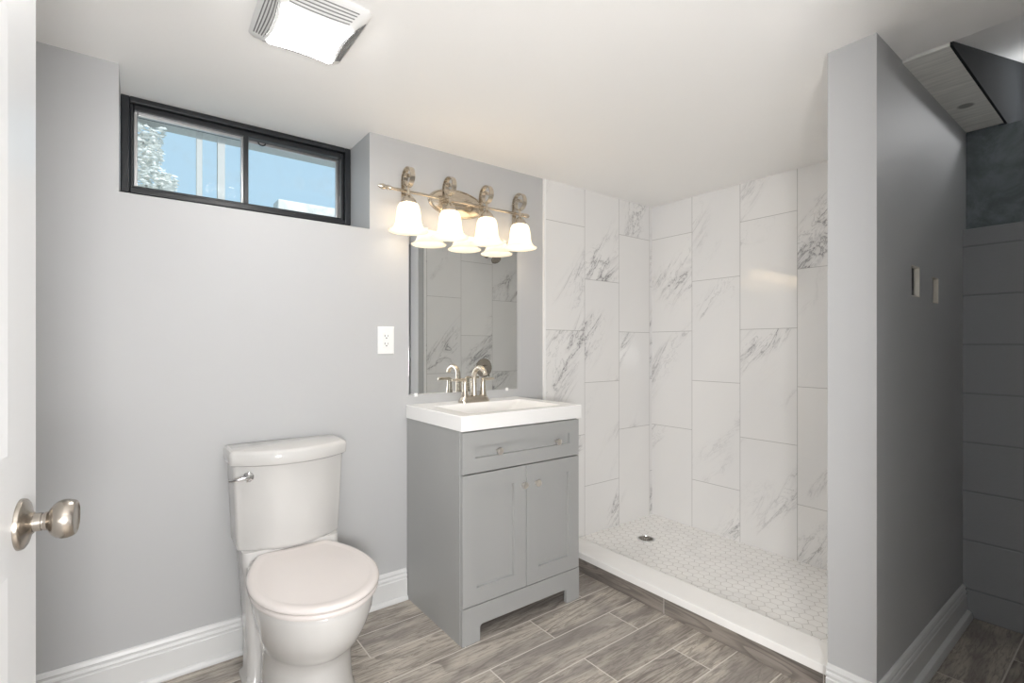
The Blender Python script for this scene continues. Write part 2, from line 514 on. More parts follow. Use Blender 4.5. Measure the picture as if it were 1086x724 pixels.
struct(MB().box(1.797, 2.765, 2.060, YB, 0.0, ZC).build('wall_shower_back', M['tile_x'], smooth=0), 'marble-look tile wall of the shower beside the mirror', 'wall')
MBr = MB().box(XR, 2.775, P1, 2.061, 0.0, ZC)
struct(MBr.build('wall_shower_right', M['tile_y'], smooth=0), 'marble-look tile wall at the far side of the shower', 'wall')
struct(MB().box(2.774, 3.05, 0.63, YB, 0, ZC).build('wall_right', M['paint'], smooth=0), 'wall carrying the shower tile on the far side', 'wall')
struct(MB().box(XE + 0.06, XR + 0.001, P1 - 0.001, P1 + 0.011, 0.0, ZC).build('wall_shower_front', M['tile_p'], smooth=0), 'marble-look tile on the shower side of the partition', 'wall')
# partition with two cut-outs for electrical boxes
holes = [(2.075, 2.170, 1.302, 1.407), (2.325, 2.408, 1.292, 1.388)]
def grid_with_holes(mb, x0, x1, z0, z1, y0, y1, hs):
    xs = sorted({x0, x1, *[h[0] for h in hs], *[h[1] for h in hs]})
    for i in range(len(xs) - 1):
        a, b = xs[i], xs[i + 1]
        h = [h for h in hs if h[0] <= a + 1e-6 and h[1] >= b - 1e-6]
        if h:
            mb.box(a, b, y0, y1, z0, h[0][2]).box(a, b, y0, y1, h[0][3], z1)
        else:
            mb.box(a, b, y0, y1, z0, z1)
pw = MB()
grid_with_holes(pw, XE, 2.85, 0, ZC + 0.01, P0, P0 + 0.015, holes)
big = [(2.05, 2.24, 1.28, 1.43), (2.28, 2.47, 1.27, 1.41)]
grid_with_holes(pw, XE, 2.85, 0, ZC, P0 + 0.015, P0 + 0.10, big)
pw.box(XE, 2.80, P0 + 0.10, P1, 0, ZC)
part = struct(pw.build('wall_partition', M['paint'], smooth=0), 'short grey partition wall with two square cut-outs between shower and closet', 'wall')
# raw gypsum edge lining the cut-outs (part of the wall)
for (a, b, c, d) in holes:
    e = MB()
    y0, y1 = P0 + 0.0006, P0 + 0.016
    e.box(b - 0.003, b + 0.001, y0, y1, c, d).box(a, b, y0, y1, c - 0.001, c + 0.003).box(a, b, y0, y1, d - 0.003, d + 0.001).box(a - 0.001, a + 0.003, y0, y1, c, d)
    e.build('cutout_edge', M['drywall_core'], part, smooth=0)
# closet under the stairs
struct(MB().box(2.775, 3.05, -0.1, 0.63, 0, 1.625).build('wall_closet', M['block'], smooth=0, bevel=0.006), 'grey painted concrete block wall at the end of the closet', 'wall')
struct(MB().box(2.835, 3.7, -0.1, 0.63, 1.62, 2.0425).box(2.842, 3.7, 0.41, 0.63, 2.0425, 2.12).build('wall_foundation', M['concrete'], smooth=0), 'rough dark concrete band above the painted blocks', 'wall')
bm_ = MB().box(1.979, 2.84, 0.392, P0 + 0.003, 2.050, 2.10)
struct(bm_.build('ceiling_board', M['board'], smooth=0, bevel=0.003), 'grey brushed timber board under the stairs beside the partition', 'ceiling')
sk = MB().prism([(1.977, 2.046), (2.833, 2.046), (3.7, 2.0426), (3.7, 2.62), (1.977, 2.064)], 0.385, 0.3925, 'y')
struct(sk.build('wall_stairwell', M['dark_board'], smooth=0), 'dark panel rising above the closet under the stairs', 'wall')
sl = MB().prism([(1.973, 2.058), (3.7, 2.565), (3.7, 2.62), (1.973, 2.118)], -0.1, 0.389, 'y')
struct(sl.build('ceiling_slope', M['ceiling'], smooth=0), 'white sloping ceiling under the stairs', 'ceiling')
struct(MB().box(3.6, 3.7, -0.1, 0.41, 2.02, 2.65).build('wall_stair_end', M['paint'], smooth=0), 'end wall above the closet', 'wall')
# front wall with the doorway the camera stands in, and the hall behind
DX0, DX1 = -0.235, 0.69
fw = MB().box(-0.40, DX0, -0.1, 0.02, 0, ZC).box(DX1, 3.6, -0.1, 0.02, 0, ZC).box(DX0, DX1, -0.1, 0.02, 2.01, ZC).box(1.95, 3.7, -0.2, -0.09, 2.0, 2.7)
struct(fw.build('wall_front', M['paint'], smooth=0), 'grey painted wall with the doorway', 'wall')
struct(MB().box(-0.5, 1.3, -1.35, -1.27, 0, ZC).build('wall_hall_back', M['paint'], smooth=0), 'hall wall opposite the bathroom doorway', 'wall')
struct(MB().box(1.2, 1.3, -1.28, -0.09, 0, ZC).build('wall_hall_right', M['paint'], smooth=0), 'hall wall at the right of the doorway', 'wall')

# baseboards
BP = [(0, 0), (0.026, 0), (0.026, 0.008), (0.022, 0.015), (0.015, 0.018), (0.015, 0.092), (0.012, 0.095), (0.012, 0.101), (0.0145, 0.104), (0.0125, 0.110), (0.0095, 0.113), (0.0095, 0.119), (0.0115, 0.122), (0.008, 0.131), (0.003, 0.135), (0, 0.135)]
o = MB().prism([(YB - d, z) for d, z in BP], -0.40, 0.972, 'x').build('baseboard_back', M['trim'], smooth=25)
struct(o, 'white moulded baseboard behind the toilet', 'baseboard')
o = MB().prism([(-0.40 + d, z) for d, z in BP], 0.0, YB - 0.03, 'y').build('baseboard_left', M['trim'], smooth=25)
struct(o, 'white moulded baseboard behind the open door', 'baseboard')
BQ = [(0, 0), (0.034, 0), (0.034, 0.012), (0.029, 0.026), (0.016, 0.032)] + [p for p in BP if p[1] > 0.05]
o = MB().loft([[(2.772, P0 - d, z) for d, z in BQ], [(XE - d, P0 - d, z) for d, z in BQ]]).build('baseboard_closet', M['trim'], smooth=25)
struct(o, 'white moulded baseboard along the closet side of the partition', 'baseboard')
o = MB().loft([[(XE - d, P0 - d, z) for d, z in BQ], [(XE - d, P1, z) for d, z in BQ]]).build('baseboard_partition', M['trim'], smooth=25)
struct(o, 'white baseboard across the end of the partition', 'baseboard')
o = MB().box(1.784, 1.799, 2.054, YB, 0.10, ZC).build('trim_1', M['white_plastic'], smooth=0, bevel=0.003)
struct(o, 'thin white edge strip where the shower tile begins beside the mirror', 'trim')
o = MB().box(XE + 0.046, XE + 0.062, P1 - 0.001, P1 + 0.014, 0.10, ZC).build('trim_2', M['white_plastic'], smooth=0, bevel=0.003)
struct(o, 'thin white edge strip of the tile at the partition end', 'trim')

# ------------------------------------------------------------------ shower floor, curb, drain
struct(MB().box(1.90, XR + 0.001, P1 + 0.008, 2.061, -0.01, 0.02).build('floor_shower', M['hex'], smooth=0), 'white hexagon mosaic floor of the shower', 'floor')
cb = thing('shower_curb', 'low shower curb with white slab top and wood-look tiled front', 'shower curb', (1.85, 1.36, 0))
cb['kind'] = 'structure'
def loc(o, root):
    o.location = -Vector(root.location); return o
o = MB().box(1.779, 1.925, P1 + 0.006, 2.059, 0.066, 0.098).build('curb_slab', M['slab'], cb, smooth=0, bevel=0.003); loc(o, cb)
o = MB().box(1.7815, 1.915, P1 + 0.012, 2.058, 0.0, 0.0665).build('curb_riser', M['riser'], cb, smooth=0); loc(o, cb)
dr = thing('floor_drain', 'round metal drain grate in the white mosaic shower floor', 'drain', (2.35, 1.81, 0.02))
MB().lathe([(0.040, 0.0), (0.050, 0.0), (0.050, 0.0025), (0.047, 0.004), (0.041, 0.004), (0.040, 0.001)], seg=40).build('drain_ring', M['chrome'], dr)
g = MB().lathe([(0.001, 0.0005), (0.041, 0.0005), (0.041, 0.001), (0.001, 0.001)], seg=40)
g.build('drain_well', M['slot'], dr)
g = MB()
for r in (0.008, 0.020, 0.032):
    g.lathe([(r, 0.001), (r + 0.005, 0.001), (r + 0.005, 0.0032), (r, 0.0032), (r, 0.001)], seg=32, caps=False)
for k in range(8):
    a = k * PI / 4
    c_, s_ = math.cos(a), math.sin(a)
    q = [(c_ * r - s_ * w_, s_ * r + c_ * w_) for r, w_ in ((0.004, -0.002), (0.041, -0.002), (0.041, 0.002), (0.004, 0.002))]
    g.prism(q, 0.001, 0.003, 'z')
g.build('drain_grate', M['knob_nickel'], dr)

# ------------------------------------------------------------------ window
win = thing('window_1', 'black framed basement sliding window in the deep recess above the toilet', 'window', (0.376, 2.32, 1.70))
win['kind'] = 'structure'
wx0, wx1, wz0, wz1 = -0.044, 0.803, 1.700, 2.058
def rect_frame(mb, x0, x1, z0, z1, l, r, b, t, y0, y1):
    return mb.box(x0, x0 + l, y0, y1, z0, z1).box(x1 - r, x1, y0, y1, z0, z1).box(x0 + l, x1 - r, y0, y1, z0, z0 + b).box(x0 + l, x1 - r, y0, y1, z1 - t, z1)
f = rect_frame(MB(), wx0, wx1, wz0, wz1, 0.026, 0.026, 0.022, 0.022, 2.305, 2.40)
rect_frame(f, wx0 + 0.026, wx1 - 0.026, wz0 + 0.022, wz1 - 0.022, 0.012, 0.012, 0.012, 0.022, 2.325, 2.40)
loc(f.build('frame', M['black_frame'], win, smooth=0, bevel=0.004), win)
f = MB().box(0.360, 0.377, 2.322, 2.39, wz0 + 0.03, wz1 - 0.04)
loc(f.build('mullion', M['black_frame'], win, smooth=0, bevel=0.002), win)
for i, (a, b) in enumerate(((wx0 + 0.038, 0.364), (0.372, wx1 - 0.038))):
    y = 2.345 if i == 0 else 2.365
    s = rect_frame(MB(), a, b, wz0 + 0.032, wz1 - 0.042, 0.012, 0.012, 0.007, 0.012, y, y + 0.016)
    so = loc(s.build('sash', M['silver'], win, smooth=0, bevel=0.002), win)
    MB().box(a + 0.008, b - 0.008, y + 0.006, y + 0.009, wz0 + 0.036, wz1 - 0.050).build('pane', M['glass'], so, smooth=0)
f = MB().tube([(0.43 + 0.014 * math.cos(a), 2.336, 2.005 + 0.012 * math.sin(a)) for a in [PI + k * PI / 10 for k in range(11)]], 0.003, 8)
loc(f.build('latch', M['black_frame'], win), win)

# outside the window
random.seed(4)
gr = MB().box(-3, 4, 2.42, 9, 1.5, 1.62).build('ground_outside', M['well'], smooth=0)
struct(gr, 'pale ground outside the basement window', 'ground')
bush = thing('bush', 'pale bush seen through the left pane of the window', 'bush', (-0.12, 3.35, 1.62))
lv = MB()
for k in range(9000):
    zz = random.uniform(0.0, 0.70)
    edge = 0.27 - 0.10 * max(0, zz - 0.45) / 0.35 + 0.03 * math.sin(zz * 21) + 0.02 * math.sin(zz * 47)
    xx = edge - 0.62 * random.random() ** 1.5
    yy = random.uniform(-0.08, 0.14)
    a, b = random.uniform(0, 2 * PI), random.uniform(-0.9, 0.9)
    L_, W_ = random.uniform(0.010, 0.022), random.uniform(0.007, 0.013)
    q = Matrix.Rotation(a, 3, 'Z') @ Matrix.Rotation(b, 3, 'X')
    p = Vector((xx, yy, zz))
    lv.add([p + q @ Vector(v) for v in ((-L_, 0, 0), (0, -W_, 0.004), (L_, 0, 0), (0, W_, 0.004))], [(0, 1, 2, 3)])
lv.build('foliage', M['leaf'], bush, smooth=0)
st = MB()
for k in range(5):
    x0 = -0.3 + k * 0.11
    st.tube([(x0, 0.05, 0), (x0 + 0.03, 0.06, 0.35), (x0 + 0.01, 0.05, 0.7)], [0.012, 0.009, 0.004], 8)
st.build('stem', M['post'], bush)
for x0, x1, lab in ((0.273, 0.302, 'slim pale post outside the window, the one next to the bush'), (0.376, 0.414, 'pale post outside the window, the wider one nearer the mullion')):
    ps = thing('porch_post', lab, 'post', ((x0 + x1) / 2, 3.32, 1.62), group='pale posts outside the window')
    h = (x1 - x0) / 2
    MB().box(-h, h, -h, h, 0, 0.73).build('shaft', M['post'], ps, smooth=0, bevel=0.003)
    MB().box(-h - 0.008, h + 0.008, -h - 0.008, h + 0.008, 0, 0.05).build('base', M['post'], ps, smooth=0, bevel=0.003)
o = MB().box(-1.2, 2.2, 3.22, 3.42, 2.35, 2.55).build('porch_beam', M['post'], smooth=0, bevel=0.004)
struct(o, 'pale beam resting on the two posts outside the window', 'beam')
o = MB().box(0.69, 1.9, 3.26, 3.40, 1.62, 2.035).build('garden_wall', M['well'], smooth=0, bevel=0.008)
struct(o, 'low pale wall outside at the right end of the window', 'wall')

# ------------------------------------------------------------------ door
U = Vector((0.115, 0.9934, 0)).normalized()          # along the leaf, hinge to free edge
edge = Vector((-0.1096, 0.940, 0))
hinge = edge - U * 0.905
door = thing('door_1', 'open white panelled door with a round satin nickel knob', 'door', (hinge.x, hinge.y, 0.0), math.atan2(U.y, U.x))
door['kind'] = 'structure'
# local: x along the leaf, -y faces the room, z up
dl = MB()
DW, DH, DT = 0.905, 1.985, 0.035
cols = [(0.112, 0.405), (0.50, DW - 0.105)]
rows = [(0.24, 0.855), (1.00, 1.535), (1.65, 1.87)]
def door_face(mb, y, sgn):
    xs = [0, cols[0][0], cols[0][1], cols[1][0], cols[1][1], DW]
    zs = [0.008, rows[0][0], rows[0][1], rows[1][0], rows[1][1], rows[2][0], rows[2][1], DH]
    for i in range(5):
        for j in range(7):
            a, b, c, d = xs[i], xs[i + 1], zs[j], zs[j + 1]
            if i in (1, 3) and j in (1, 3, 5):
                def ring(k, yy):
                    return [(a + k, y + sgn * yy, c + k), (b - k, y + sgn * yy, c + k), (b - k, y + sgn * yy, d - k), (a + k, y + sgn * yy, d - k)]
                mb.loft([ring(0, 0), ring(0.014, 0.0035), ring(0.022, 0.0035), ring(0.050, 0.0012)], caps=False)
                mb.add(ring(0.050, 0.0012), [(0, 1, 2, 3)])
            else:
                mb.add([(a, y, c), (b, y, c), (b, y, d), (a, y, d)], [(0, 1, 2, 3)])
door_face(dl, 0.0, 1)
door_face(dl, DT, -1)
z0 = 0.008
dl.add([(0, 0, z0), (0, DT, z0), (0, DT, DH), (0, 0, DH)], [(0, 1, 2, 3)]).add([(DW, 0, z0), (DW, DT, z0), (DW, DT, DH), (DW, 0, DH)], [(0, 1, 2, 3)])
dl.add([(0, 0, DH), (DW, 0, DH), (DW, DT, DH), (0, DT, DH)], [(0, 1, 2, 3)]).add([(0, 0, z0), (DW, 0, z0), (DW, DT, z0), (0, DT, z0)], [(0, 1, 2, 3)])
dl.build('leaf', M['door'], door, smooth=20)
kx, kz = DW - 0.062, 0.905
for sgn, y in ((-1, 0.0), (1, DT)):
    ro = MB().lathe([(0.002, 0), (0.0320, 0), (0.0320, 0.002), (0.0310, 0.0045), (0.0280, 0.0065), (0.021, 0.0085), (0.0160, 0.010), (0.0130, 0.013), (0.002, 0.0135)], (kx, y, kz), (0, sgn, 0), 48).build('rosette', M['knob_nickel'], door)
    kb = MB().lathe([(0.002, 0.012), (0.0115, 0.012), (0.0115, 0.021), (0.0105, 0.0214), (0.0105, 0.0230), (0.0115, 0.0234), (0.0120, 0.0265), (0.0150, 0.0285), (0.0195, 0.0315), (0.0232, 0.0360), (0.0250, 0.0415), (0.0248, 0.0470), (0.0232, 0.0520), (0.0212, 0.0548), (0.0195, 0.0550), (0.0180, 0.0538), (0.0150, 0.0532), (0.002, 0.0530)], (kx, y, kz), (0, sgn, 0), 48)
    kb.build('knob', M['knob_nickel'], door)
MB().box(DW - 0.0005, DW + 0.0015, 0.005, DT - 0.005, kz - 0.028, kz + 0.028).build('latch_plate', M['knob_nickel'], door, smooth=0)

# ------------------------------------------------------------------ toilet
T = thing('toilet', 'white two-piece toilet with closed lid against the grey wall', 'toilet', (0.447, 1.70, 0))
ty = lambda Y: Y - 1.70
def oval(a, yc, bf, bb, z, n=48, pf=1.0, pb=1.0):
    r = []
    for i in range(n):
        th = 2 * PI * i / n
        cx, sy = math.cos(th), math.sin(th)
        p = pf if sy < 0 else pb
        x = a * math.copysign(abs(cx) ** p, cx)
        y = yc + (bf if sy < 0 else bb) * math.copysign(abs(sy) ** p, sy)
        r.append((x, y, z))
    return r
b = MB()
yc = ty(1.63)
secs = [(0.146, ty(1.70), 0.206, 0.16, 0.0), (0.145, ty(1.70), 0.204, 0.16, 0.010), (0.137, ty(1.70), 0.196, 0.16, 0.024), (0.132, ty(1.70), 0.190, 0.16, 0.09),
        (0.130, ty(1.70), 0.190, 0.16, 0.155), (0.131, ty(1.695), 0.192, 0.165, 0.19), (0.136, ty(1.68), 0.206, 0.17, 0.212), (0.146, ty(1.655), 0.222, 0.19, 0.245), (0.159, ty(1.64), 0.236, 0.20, 0.29),
        (0.170, yc, 0.243, 0.205, 0.335), (0.175, yc, 0.246, 0.208, 0.370), (0.174, yc, 0.246, 0.208, 0.382), (0.168, yc, 0.24, 0.20, 0.388)]
b.loft([oval(a, y, bf, bb, z) for a, y, bf, bb, z in secs])
def rrect(hx, y0, y1, z, r, n=6):
    pts = []
    for cx, cy, a0 in ((hx - r, y1 - r, 0), (-hx + r, y1 - r, PI / 2), (-hx + r, y0 + r, PI), (hx - r, y0 + r, 1.5 * PI)):
        for k in range(n + 1):
            a = a0 + k * PI / 2 / n
            pts.append((cx + r * math.cos(a), cy + r * math.sin(a), z))
    return pts
# rear pedestal column under the tank, and the deck behind the seat
b.loft([rrect(0.163, ty(1.815), ty(1.955), 0.0, 0.025), rrect(0.163, ty(1.815), ty(1.955), 0.012, 0.025), rrect(0.152, ty(1.825), ty(1.95), 0.022, 0.025), rrect(0.150, ty(1.83), ty(1.95), 0.12, 0.025), rrect(0.154, ty(1.85), ty(2.0), 0.30, 0.02), rrect(0.160, ty(1.865), ty(2.03), 0.40, 0.02), rrect(0.160, ty(1.87), ty(2.03), 0.433, 0.02)])
b.loft([rrect(0.135, ty(1.74), ty(1.9), 0.30, 0.03), rrect(0.150, ty(1.72), ty(1.9), 0.36, 0.03), rrect(0.150, ty(1.72), ty(1.9), 0.386, 0.03), rrect(0.146, ty(1.724), ty(1.9), 0.390, 0.03)])
b.build('bowl', M['porcelain'], T, smooth=50)
for s in (-1, 1):
    MB().lathe([(0.014, 0), (0.014, 0.006), (0.010, 0.014), (0.002, 0.017)], (s * 0.140, ty(1.845), 0.022), seg=20).build('bolt_cap', M['porcelain'], T)
def bow(hx, yb, yside, yfront, z, n=28, r=0.018):
    """back straight, front bowed outline"""
    pts = [(hx - 0.004, yb, z), (-hx + 0.004, yb, z), (-hx, yb - 0.004, z)]
    k = 7
    for i in range(k + 1):   # rounded front-left corner into the bow
        a = PI + (PI / 2) * i / k * 0.82
        pts.append((-hx + r + r * math.cos(a), yside + r + r * math.sin(a), z))
    x0 = pts[-1][0]; y0 = pts[-1][1]
    for i in range(1, n):
        x = x0 + (-2 * x0) * i / n
        u = x / x0
        pts.append((x, yfront + (y0 - yfront) * abs(u) ** 2.1, z))
    for i in range(k, -1, -1):
        a = PI + (PI / 2) * i / k * 0.82
        pts.append((hx - r - r * math.cos(a), yside + r + r * math.sin(a), z))
    pts.append((hx, yb - 0.004, z))
    return pts
YBk = ty(2.040)
tk = MB().loft([bow(0.158, YBk, ty(1.915), ty(1.858), 0.428), bow(0.170, YBk, ty(1.908), ty(1.850), 0.434), bow(0.173, YBk, ty(1.905), ty(1.846), 0.445), bow(0.180, YBk, ty(1.900), ty(1.842), 0.60), bow(0.185, YBk, ty(1.897), ty(1.840), 0.7235), bow(0.180, YBk, ty(1.90), ty(1.845), 0.7245)])
tk.build('tank', M['porcelain'], T, smooth=40)
ld = MB().loft([bow(0.186, YBk + 0.002, ty(1.893), ty(1.832), 0.7245), bow(0.195, YBk + 0.004, ty(1.886), ty(1.824), 0.730), bow(0.197, YBk + 0.004, ty(1.884), ty(1.822), 0.738), bow(0.197, YBk + 0.004, ty(1.884), ty(1.822), 0.766), bow(0.193, YBk + 0.003, ty(1.888), ty(1.827), 0.774), bow(0.184, YBk - 0.004, ty(1.897), ty(1.836), 0.7775)])
ld.build('tank_lid', M['porcelain'], T, smooth=40)
# seat ring and cover
def seat_oval(k, z):
    """round front, sides drawing in to a straight back edge with rounded corners"""
    a, yc_, bf, bb = 0.186 - k, ty(1.61), 0.243 - k, 0.262 - k
    pts = []
    for i in range(33):
        th = PI + PI * i / 32
        pts.append((a * math.copysign(abs(math.cos(th)) ** 0.97, math.cos(th)), yc_ + bf * math.sin(th), z))
    side = []
    for i in range(1, 11):
        t = 0.90 * i / 10
        side.append((a * (1 - 0.40 * t ** 2.1), yc_ + bb * t))
    for i in range(1, 6):
        u = PI / 2 * i / 5
        side.append((a * 0.676 - 0.026 + 0.026 * math.cos(u) - 0.004 * i / 5, yc_ + bb * 0.90 + bb * 0.10 * math.sin(u)))
    pts += [(x, y, z) for x, y in side]
    pts += [(-x, y, z) for x, y in reversed(side)]
    return pts
sr = MB().loft([seat_oval(0.012, 0.390), seat_oval(0.005, 0.391), seat_oval(0.003, 0.396), seat_oval(0.003, 0.401), seat_oval(0.007, 0.4055), seat_oval(0.014, 0.406)])
sr.build('seat', M['seat'], T, smooth=50)
def seat_in(f, z):
    return [(x * f, ty(1.62) + (y - ty(1.62)) * f, z) for x, y, _ in seat_oval(0.0, z)]
cv = MB().loft([seat_oval(0.010, 0.4075), seat_oval(0.003, 0.4085), seat_oval(0.0, 0.412), seat_oval(0.0005, 0.418), seat_oval(0.004, 0.4225), seat_in(0.945, 0.4245), seat_in(0.885, 0.4240), seat_in(0.86, 0.4225), seat_in(0.83, 0.4222), seat_in(0.6, 0.4245), seat_in(0.3, 0.4255)])
cv.build('seat_cover', M['seat'], T, smooth=50)
for s in (-1, 1):
    MB().tube([(s * 0.065, ty(1.845), 0.388), (s * 0.065, ty(1.845), 0.412)], 0.013, 14).build('hinge', M['seat'], T)
lx, ly, lz = -0.142, ty(1.872), 0.690
fl = MB().lathe([(0.002, 0), (0.015, 0), (0.0165, 0.003), (0.0165, 0.008), (0.012, 0.012), (0.008, 0.016), (0.002, 0.018)], (lx, ly + 0.006, lz), (-0.25, -1, 0), 28)
fl.build('flush_button', M['chrome'], T)
MB().tube([(lx, ly - 0.008, lz), (lx - 0.018, ly - 0.014, lz), (lx - 0.040, ly - 0.010, lz - 0.002), (lx - 0.060, ly - 0.004, lz - 0.004)], [0.0075, 0.0065, 0.005, 0.0045], 14).build('flush_lever', M['chrome'], T)

# ------------------------------------------------------------------ vanity cabinet
V = thing('vanity_cabinet', 'grey shaker vanity cabinet with two doors and one wide drawer', 'cabinet', (1.283, 1.85, 0))
vl = lambda o: loc(o, V)
vx0, vx1, vf = 0.975, 1.592, 1.592
c = MB().box(vx0, vx0 + 0.016, vf + 0.018, 2.067, 0.0, 0.811).box(vx1 - 0.016, vx1, vf + 0.018, 2.067, 0.0, 0.811)
c.box(vx0 + 0.016, vx1 - 0.016, 2.055, 2.067, 0.09, 0.811).box(vx0 + 0.016, vx1 - 0.016, vf + 0.018, 2.055, 0.10, 0.118)
c.box(vx0 + 0.016, vx1 - 0.016, vf + 0.018, vf + 0.03, 0.785, 0.811)
vl(c.build('carcass', M['cabinet'], V, smooth=0, bevel=0.0012))
c = MB().prism([(vx0 + 0.001, 0), (1.057, 0), (1.057, 0.053), (1.062, 0.060), (1.069, 0.062), (1.502, 0.062), (1.509, 0.060), (1.514, 0.053), (1.514, 0), (vx1 - 0.001, 0), (vx1 - 0.001, 0.1395), (vx0 + 0.001, 0.1395)], vf, vf + 0.0185, 'y')
vl(c.build('toe_board', M['cabinet'], V, smooth=0, bevel=0.0012))
c = MB().box(vx0 + 0.02, vx1 - 0.02, vf + 0.022, vf + 0.028, 0.12, 0.80)  # sheet behind the fronts, painted dark as the shade in their gaps
vl(c.build('gap_shade_sheet', M['shadow_gap'], V, smooth=0))
def knob(parent, x, z, root):
    k = MB().lathe([(0.001, 0), (0.006, 0), (0.0052, 0.004), (0.005, 0.010), (0.009, 0.013), (0.0132, 0.0165), (0.0140, 0.020), (0.0132, 0.0235), (0.0105, 0.025), (0.001, 0.0252)], (x, vf, z), (0, -1, 0), 28)
    return k.build('knob', M['knob_bright'], parent)
c = MB().shaker(vx0 + 0.003, vx1 - 0.003, 0.6475, 0.806, vf, vf + 0.018, 0.056, 0.011)
d = vl(c.build('drawer', M['cabinet'], V, smooth=0))
knob(d, 1.140, 0.722, V); knob(d, 1.451, 0.722, V)
c = MB().shaker(vx0 + 0.003, 1.2845, 0.1425, 0.643, vf, vf + 0.018, 0.063, 0.011)
d = vl(c.build('door', M['cabinet'], V, smooth=0)); knob(d, 1.266, 0.566, V)
c = MB().shaker(1.2875, vx1 - 0.003, 0.1425, 0.643, vf, vf + 0.018, 0.063, 0.011)
d = vl(c.build('door', M['cabinet'], V, smooth=0)); knob(d, 1.336, 0.564, V)

# vanity top with moulded basin
VT = thing('sink', 'white rectangular vanity top with moulded basin on the grey cabinet', 'sink', (1.286, 1.83, 0.811))
tx0, tx1, tf, tb, zt = 0.970, 1.604, 1.588, 2.068, 0.870
bx0, bx1, bf_, bb_ = 1.045, 1.530, 1.645, 1.945
def rr(x0, x1, y0, y1, z, r, n=6):
    pts = []
    for cx, cy, a0 in ((x1 - r, y1 - r, 0), (x0 + r, y1 - r, PI / 2), (x0 + r, y0 + r, PI), (x1 - r, y0 + r, 1.5 * PI)):
        for k in range(n + 1):
            a = a0 + k * PI / 2 / n
            pts.append((cx + r * math.cos(a), cy + r * math.sin(a), z))
    return pts
e = 0.003
c = MB().loft([rr(1.20, 1.38, 1.74, 1.87, 0.775, 0.05), rr(1.06, 1.515, 1.66, 1.93, 0.800, 0.02), rr(1.035, 1.54, 1.635, 1.955, 0.812, 0.012), rr(tx0 + 0.02, tx1 - 0.02, tf + 0.02, tb - 0.001, 0.8125, 0.004),
               rr(tx0, tx1, tf, tb, 0.8125, 0.004), rr(tx0, tx1, tf, tb, zt - e, 0.004), rr(tx0 + e, tx1 - e, tf + e, tb, zt, 0.003),
               rr(bx0 - e, bx1 + e, bf_ - e, bb_ + e, zt, 0.018), rr(bx0, bx1, bf_, bb_, zt - e, 0.016), rr(bx0 + 0.012, bx1 - 0.07, bf_ + 0.012, bb_ - 0.014, zt - 0.045, 0.02),
               rr(bx0 + 0.06, bx1 - 0.16, bf_ + 0.05, bb_ - 0.05, zt - 0.066, 0.03), rr(1.265, 1.30, 1.78, 1.815, zt - 0.072, 0.015)])
loc(c.build('basin_top', M['cultured'], VT, smooth=35), VT)
c = MB().lathe([(0.001, 0), (0.020, 0), (0.021, 0.002), (0.017, 0.004), (0.012, 0.003), (0.001, 0.004)], (1.2825, 1.7975, zt - 0.072), seg=28)
loc(c.build('basin_drain', M['nickel'], VT), VT)

# faucet
FA = thing('faucet', 'brushed nickel two-handle centreset faucet on the vanity top', 'faucet', (1.287, 1.992, zt))
bs = MB().loft([rrect(0.083, -0.028, 0.028, 0.0, 0.027), rrect(0.083, -0.028, 0.028, 0.005, 0.027), rrect(0.079, -0.025, 0.025, 0.012, 0.024), rrect(0.072, -0.022, 0.022, 0.022, 0.021), rrect(0.068, -0.020, 0.020, 0.028, 0.019), rrect(0.06, -0.014, 0.014, 0.030, 0.013)])
bs.build('base', M['nickel'], FA, smooth=40)
pts = [(0, 0.0, 0.024), (0, 0.0, 0.06), (0, 0.0, 0.10)]
for k in range(1, 13):
    a = PI * 0.90 * k / 12
    pts.append((0, -0.050 + 0.050 * math.cos(a), 0.118 + 0.046 * math.sin(a)))
rad = [0.0135, 0.0125, 0.0120] + [0.0118 - 0.001 * k / 12 for k in range(1, 13)]
MB().tube(pts, rad, 20).build('spout', M['nickel'], FA, smooth=50)
for s in (-1, 1):
    h = MB().lathe([(0.002, 0.026), (0.019, 0.026), (0.017, 0.034), (0.0135, 0.055), (0.0115, 0.080), (0.0115, 0.095), (0.0095, 0.103), (0.002, 0.106)], (s * 0.051, 0, 0), seg=28)
    ho = h.build('handle', M['nickel'], FA, smooth=50)
    MB().tube([(s * 0.045, 0, 0.101), (s * 0.055, 0.0, 0.1055), (s * 0.080, 0.002, 0.106), (s * 0.118, 0.006, 0.106)], [0.0085, 0.0078, 0.0062, 0.0058], 14).build('lever', M['nickel'], ho, smooth=50)
MB().tube([(0.0, 0.026, 0.02), (0.0, 0.026, 0.09)], 0.003, 10).build('lift_rod', M['nickel'], FA)
MB().lathe([(0.001, 0), (0.005, 0), (0.006, 0.006), (0.005, 0.012), (0.001, 0.013)], (0, 0.026, 0.088), seg=16).build('rod_knob', M['nickel'], FA)

